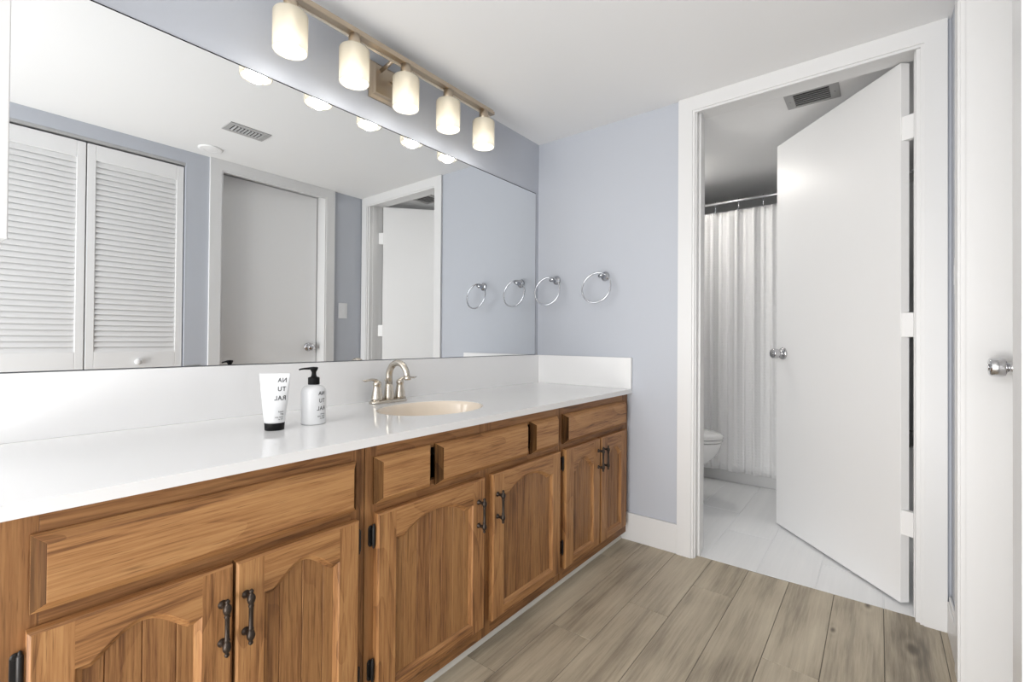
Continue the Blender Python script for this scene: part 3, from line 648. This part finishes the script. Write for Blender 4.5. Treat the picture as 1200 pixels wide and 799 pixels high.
# ------------------------------------------------------------------ vanity light bar with five frosted shades
vl = thing('vanity_light', (-1.067, 0, 2.06), 'champagne nickel bar light with five frosted glass shades above the mirror', 'light fixture')
b = MB().box(-1.575, -0.557, -0.107, -0.137, 2.052, 2.066); b.box(-1.575, -0.557, -0.116, -0.128, 2.066, 2.078); bar_ = b.build('bar', M['fixture'], vl, bevel=0.002)
b = MB().box(-1.574, -0.558, -0.100, -0.111, 2.0485, 2.0535); b.build('lit_underside', M['lit_nickel'], bar_)  # added pale strip standing in for light reflected under the bar
b = MB(); pc, pz = -1.070, 2.007
def sq(hw, hh, y): return [(pc-hw, y, pz-hh), (pc+hw, y, pz-hh), (pc+hw, y, pz+hh), (pc-hw, y, pz+hh)]
b.frustum(sq(0.083, 0.072, -0.0005), sq(0.083, 0.072, -0.008), 0); b.frustum(sq(0.083, 0.072, -0.008), sq(0.073, 0.062, -0.016), 0); b.frustum(sq(0.073, 0.062, -0.016), sq(0.066, 0.055, -0.026), 0)
bp_ = b.build('back_plate', M['fixture'], vl, bevel=0.0015)
b = MB().lathe([(0.004, 0), (0.004, 0.006), (0.007, 0.010), (0.006, 0.015), (0.001, 0.018)], (-1.063, -0.026, 2.018), (0, -1, 0), 18); b.build('finial', M['fixture'], bp_)
for s_ in (-1, 1):
    b = MB().tube([(pc+s_*0.040, -0.022, 2.045), (pc+s_*0.040, -0.110, 2.060)], 0.0095, 4); b.build('arm', M['fixture'], vl)
LY = -0.122
for lx in (-1.515, -1.291, -1.067, -0.843, -0.619):
    b = MB().lathe([(0.019, 2.006), (0.021, 2.007), (0.021, 2.040), (0.0185, 2.042), (0.0185, 2.053)], (lx, LY, 0), (0, 0, 1), 28); so = b.build('socket', M['fixture'], vl)
    b = MB(); R0 = 0.0505
    b.lathe([(0.018, 2.0035), (0.040, 2.0035), (0.0475, 2.0025), (R0, 1.998), (R0, 1.886), (R0-0.0015, 1.884), (R0-0.003, 1.886), (R0-0.003, 1.992), (0.044, 1.998), (0.018, 2.000)], (lx, LY, 0), (0, 0, 1), 48, cap0=False, cap1=False)
    b.build('lamp_shade', M['shade'], so)
    b = MB().lathe([(0.012, 2.000), (0.013, 1.975), (0.020, 1.955), (0.0285, 1.937), (0.030, 1.928), (0.027, 1.915), (0.018, 1.905), (0.001, 1.901)], (lx, LY, 0), (0, 0, 1), 28); b.build('bulb', M['bulb'], so)
    d = bpy.data.lights.new('bulb_light', 'POINT'); d.energy = 0.85; d.color = (1.0, 0.975, 0.94); d.shadow_soft_size = 0.035
    o = bpy.data.objects.new('bulb_light', d); COL.objects.link(o); o.location = (lx, LY, 1.90)

# ------------------------------------------------------------------ small wall and ceiling things
wc = thing('wall_cabinet', (-2.15, -0.05, 1.205), 'white wall cabinet cut off by the left edge, beside the mirror top', 'cabinet')
b = MB().box(LX+0.001, -2.102, -0.004, -0.082, 1.205, H-0.001); b.build('cabinet_body', M['trim'], wc, bevel=0.0015)
b = MB().box(LX+0.003, -2.1005, -0.083, -0.100, 1.203, H-0.004); b.build('door', M['trim'], wc, bevel=0.002)

ls = thing('light_switch', (-0.174, -W, 1.215), 'white light switch between the closed door and the corner', 'light switch')
b = MB().box(-0.211, -0.137, -W+0.0005, -W+0.006, 1.155, 1.275); b.build('cover_plate', M['white_plastic'], ls, bevel=0.002)
b = MB().box(-0.190, -0.158, -W+0.006, -W+0.009, 1.183, 1.247); b.build('rocker', M['white_plastic'], ls, bevel=0.001)

av = thing('ceiling_vent', (-1.119, -1.178, H), 'rectangular white ceiling vent seen in the mirror over the room', 'vent')
x0, x1, y0, y1 = -1.224, -1.014, -1.241, -1.115; f_ = 0.028
b = MB().box(x0, x1, y0, y0+f_, H-0.005, H-0.0005).box(x0, x1, y1-f_, y1, H-0.005, H-0.0005).box(x0, x0+f_, y0+f_, y1-f_, H-0.005, H-0.0005).box(x1-f_, x1, y0+f_, y1-f_, H-0.005, H-0.0005); b.build('frame', M['vent'], av, bevel=0.0015)
b = MB().box(x0+f_, x1-f_, y0+f_, y1-f_, H-0.0012, H-0.0006); b.build('duct_shade', M['vent_shade'], av)  # thin dark sheet for the shade behind the louvers
for k in range(9):
    xx = x0+f_+0.008+k*0.0172
    b = MB().add([(xx, y0+f_, H-0.0015), (xx+0.002, y0+f_, H-0.0015), (xx+0.005, y0+f_, H-0.009), (xx+0.0035, y0+f_, H-0.009), (xx, y1-f_, H-0.0015), (xx+0.002, y1-f_, H-0.0015), (xx+0.005, y1-f_, H-0.009), (xx+0.0035, y1-f_, H-0.009)],
                 [(0,1,2,3),(4,7,6,5),(0,4,5,1),(1,5,6,2),(2,6,7,3),(3,7,4,0)]); b.build('louver', M['vent'], av)
sd = thing('smoke_detector', (-1.152, -1.600, H), 'round white smoke detector on the ceiling above the closet wall', 'smoke detector')
b = MB().lathe([(0.062, -0.0005), (0.064, -0.002), (0.063, -0.005), (0.058, -0.008), (0.050, -0.009), (0.001, -0.010)], (-1.152, -1.600, H), (0, 0, 1), 40); b.build('housing', M['ceiling'], sd)
b = MB().torus((-1.152, -1.600, H-0.009), 0.036, 0.0015, (1, 0, 0), (0, 1, 0), 40, 8); b.build('grille_ring', M['ceiling'], sd)

bv = thing('ceiling_vent', (0.31, -1.312, H), 'grey metal supply vent on the bathroom ceiling just inside the doorway', 'vent')
x0, x1, y0, y1 = 0.235, 0.388, -1.416, -1.207; f_ = 0.014; e_ = 0.036
b = MB().box(x0, x1, y0, y0+e_, H-0.006, H-0.0005).box(x0, x1, y1-e_, y1, H-0.006, H-0.0005).box(x0, x0+f_, y0+e_, y1-e_, H-0.006, H-0.0005).box(x1-f_, x1, y0+e_, y1-e_, H-0.006, H-0.0005); b.build('frame', M['vent_grey'], bv, bevel=0.001)
b = MB().box(x0+f_, x1-f_, y0+e_, y1-e_, H-0.0012, H-0.0006); b.build('duct_shade', M['vent_shade'], bv)  # flat dark sheet, duct shade put into its colour
for k in range(6):
    xx = x0+f_+0.004+k*0.020; ring_ = lambda y: [(xx+0.020-0.016*math.sin(a), y, H-0.0015-0.016*(1-math.cos(a))) for a in [0, .3, .6, .9, 1.2]]+[(xx+0.019-0.016*math.sin(a), y, H-0.0015-0.0145*(1-math.cos(a))) for a in [1.2, .9, .6, .3, 0]]
    b = MB().loft([ring_(y0+e_), ring_(y1-e_)], sm=False); b.build('louver', M['vent_grey'], bv)
for yy in (y0+0.018, y1-0.018):
    b = MB().lathe([(0.004, 0), (0.0035, -0.0015), (0.001, -0.002)], ((x0+x1)/2, yy, H-0.006), (0, 0, 1), 12); b.build('screw', M['satin'], bv)

# ------------------------------------------------------------------ bathroom: toilet, tub, curtain, lamp
TX, TY = 0.775, -0.10
to = thing('toilet', (TX, -0.45, 0), 'white toilet with closed lid, half hidden by the bathroom doorway', 'toilet')
def egg(cx, cy, rx, ry_f, ry_b, z, n=48):
    out = []
    for i in range(n):
        a = 2*PI*i/n; s_ = math.sin(a); r_ = ry_b if s_ > 0 else ry_f
        out.append((cx+rx*math.cos(a), cy+r_*s_, z))
    return out
YB = -0.53
b = MB().loft([egg(TX, YB+0.02, 0.115, 0.20, 0.26, 0.001), egg(TX, YB+0.02, 0.112, 0.195, 0.25, 0.03), egg(TX, YB+0.03, 0.095, 0.17, 0.22, 0.10), egg(TX, YB+0.03, 0.092, 0.165, 0.20, 0.18), egg(TX, YB+0.015, 0.115, 0.195, 0.20, 0.24),
               egg(TX, YB, 0.150, 0.240, 0.19, 0.29), egg(TX, YB, 0.172, 0.270, 0.185, 0.34), egg(TX, YB, 0.178, 0.280, 0.18, 0.375), egg(TX, YB, 0.176, 0.278, 0.178, 0.385)]); b.build('bowl', M['porcelain'], to)
b = MB().loft([egg(TX, YB, 0.172, 0.270, 0.18, 0.387), egg(TX, YB, 0.182, 0.286, 0.185, 0.391), egg(TX, YB, 0.182, 0.286, 0.185, 0.402), egg(TX, YB, 0.172, 0.272, 0.18, 0.405)]); b.build('seat', M['porcelain'], to)
b = MB().loft([egg(TX, YB, 0.172, 0.272, 0.18, 0.407), egg(TX, YB, 0.185, 0.290, 0.188, 0.411), egg(TX, YB, 0.185, 0.290, 0.188, 0.424), egg(TX, YB, 0.172, 0.275, 0.18, 0.433), egg(TX, YB, 0.10, 0.16, 0.12, 0.440), egg(TX, YB, 0.01, 0.02, 0.02, 0.442)]); b.build('lid', M['porcelain'], to)
b = MB().box(TX-0.19, TX+0.19, -0.345, -0.325+0.21, 0.375, 0.72); b.build('tank', M['porcelain'], to, bevel=0.02, seg=4)
b = MB().box(TX-0.20, TX+0.20, -0.355, -0.325+0.217, 0.721, 0.755); b.build('tank_lid', M['porcelain'], to, bevel=0.008, seg=3)
b = MB().box(TX-0.11, TX+0.11, -0.345, -0.13, 0.20, 0.38); b.build('bowl_neck', M['porcelain'], to, bevel=0.02, seg=3)
b = MB().tube([(TX-0.14, -0.346, 0.67), (TX-0.14, -0.362, 0.67), (TX-0.09, -0.364, 0.662)], 0.006, 10); b.build('flush_lever', M['chrome'], to)

tu = thing('bathtub', (1.73, -0.95, 0), 'white bathtub behind the shower curtain, only its base showing', 'bathtub')
b = MB(); tx0, tx1, ty0, ty1 = 1.362, 2.098, -W-0.048, -0.102
def rr(ix, z, rad=0.10, n=6):
    x0, x1, y0, y1 = tx0+ix, tx1-ix, ty0+ix, ty1-ix; out = []
    for cx, cy, a0 in ((x1-rad, y1-rad, 0), (x0+rad, y1-rad, PI/2), (x0+rad, y0+rad, PI), (x1-rad, y0+rad, 3*PI/2)):
        for k in range(n+1): a = a0+PI/2*k/n; out.append((cx+rad*math.cos(a), cy+rad*math.sin(a), z))
    return out
b.loft([rr(0, 0.001, 0.004), rr(0, 0.375, 0.004), rr(0.004, 0.385, 0.006), rr(0.055, 0.385, 0.08), rr(0.065, 0.375, 0.08), rr(0.10, 0.20, 0.09), rr(0.14, 0.10, 0.10), rr(0.19, 0.075, 0.10)], True, True, True, sm=False); b.build('tub_body', M['tub'], tu)

RX, RZ = 1.318, 1.985
M['rod'] = mat('rod_satin_chrome', (190, 190, 192), 0.28, 1.0)
rod = thing('curtain_rod', (RX, -0.9, RZ), 'chrome shower curtain rod across the bathroom', 'curtain rod')
b = MB().tube([(RX, -0.112, RZ), (RX, -W-0.038, RZ)], 0.0115, 20); b.build('rod', M['rod'], rod)
for y_, d_ in ((-0.1005, -1), (-W-0.0495, 1)):
    b = MB().lathe([(0.030, 0), (0.030, 0.004), (0.018, 0.010), (0.0125, 0.014), (0.0125, 0.03)], (RX, y_, RZ), (0, d_, 0), 24); b.build('rod_flange', M['chrome'], rod)
b = MB(); ny, nz = 420, 30; CY0, CY1 = -0.13, -1.60; CZ0, CZ1 = 0.085, 1.925; grid = []; uv = []
def cur_x(y, t):
    """t 0 top .. 1 bottom"""
    a = 0.011+0.002*t
    return RX+0.008+a*math.sin(y*38.0+1.6*math.sin(y*7)+t*0.4)+0.55*a*math.sin(y*117+1.3+0.8*t)+0.2*a*math.sin(y*230+t)
for j in range(nz+1):
    t = j/nz
    for i in range(ny+1):
        y = CY0+(CY1-CY0)*i/ny
        sag = 0.008*abs(math.sin(PI*(y+0.63)/0.157))*(1-t)**12
        grid.append((cur_x(y, t), y, CZ1-sag+(CZ0-CZ1)*t)); uv.append((y*1.25, grid[-1][2]))
fs = [(j*(ny+1)+i, j*(ny+1)+i+1, (j+1)*(ny+1)+i+1, (j+1)*(ny+1)+i) for j in range(nz) for i in range(ny)]
b.add(grid, fs, 0, True)
cu = b.build('shower_curtain', M['curtain'], None, (RX, -0.9, 1.0)); tag(cu, 'white waffle-weave shower curtain hanging from the chrome rod', 'curtain')
ul = cu.data.uv_layers.new(name='UVMap')
for lp in cu.data.loops: ul.data[lp.index].uv = uv[lp.vertex_index]
sm_ = cu.modifiers.new('thickness', 'SOLIDIFY'); sm_.thickness = 0.0016
def ring_hook():
    t = thing('curtain_ring', (RX, -0.630, RZ), '', 'curtain ring', 'chrome rings carrying the shower curtain')
    b = MB().tube([(RX+0.0145*math.cos(a)*1.0, -0.630, RZ+0.0145*math.sin(a)) for a in [2.2-4.4*k/12 for k in range(13)]]+[(RX+0.002, -0.630, RZ-0.040), (RX+0.004, -0.630, RZ-0.062), (RX-0.004, -0.630, RZ-0.070), (RX-0.014, -0.630, RZ-0.066)], 0.0030, 8); b.build('hook', M['chrome'], t)
    b = MB().lathe([(0.001, -0.007), (0.0065, -0.004), (0.0065, 0.004), (0.001, 0.007)], (RX-0.0165, -0.630, RZ-0.0655), (1, 0, 0), 12); b.build('bead', M['chrome'], t)
    return t
ys = [-0.630+0.1535*k for k in (3, 2, 1, 0, -1, -2, -3, -4, -5, -6)]
order = {3: 'first chrome curtain ring from the left seen through the doorway', 4: 'middle chrome curtain ring of the three seen through the doorway', 5: 'third chrome curtain ring, next to the edge of the open door'}
base_ring = ring_hook()
for k, y_ in enumerate(ys):
    r_ = base_ring if k == 0 else copy_tree(base_ring)
    r_.location = (RX, y_, RZ); r_['label'] = order.get(k, 'chrome curtain ring hidden behind the doorway jamb or door')
bl = thing('bathroom_ceiling_light', (0.86, -0.42, H), 'flush round ceiling light on the bathroom ceiling near the toilet', 'ceiling light')
b = MB().lathe([(0.11, -0.0005), (0.115, -0.01), (0.11, -0.02)], (0.86, -0.42, H), (0, 0, 1), 36); b.build('rim', M['nickel'], bl)
b = MB().lathe([(0.105, -0.020), (0.095, -0.045), (0.065, -0.065), (0.03, -0.074), (0.001, -0.076)], (0.86, -0.42, H), (0, 0, 1), 36); b.build('glass_dome', emit_mat('lit_dome_glass', (255, 250, 242), 35.0), bl)

for o in list(bpy.data.objects):
    if '_org' in o: del o['_org']
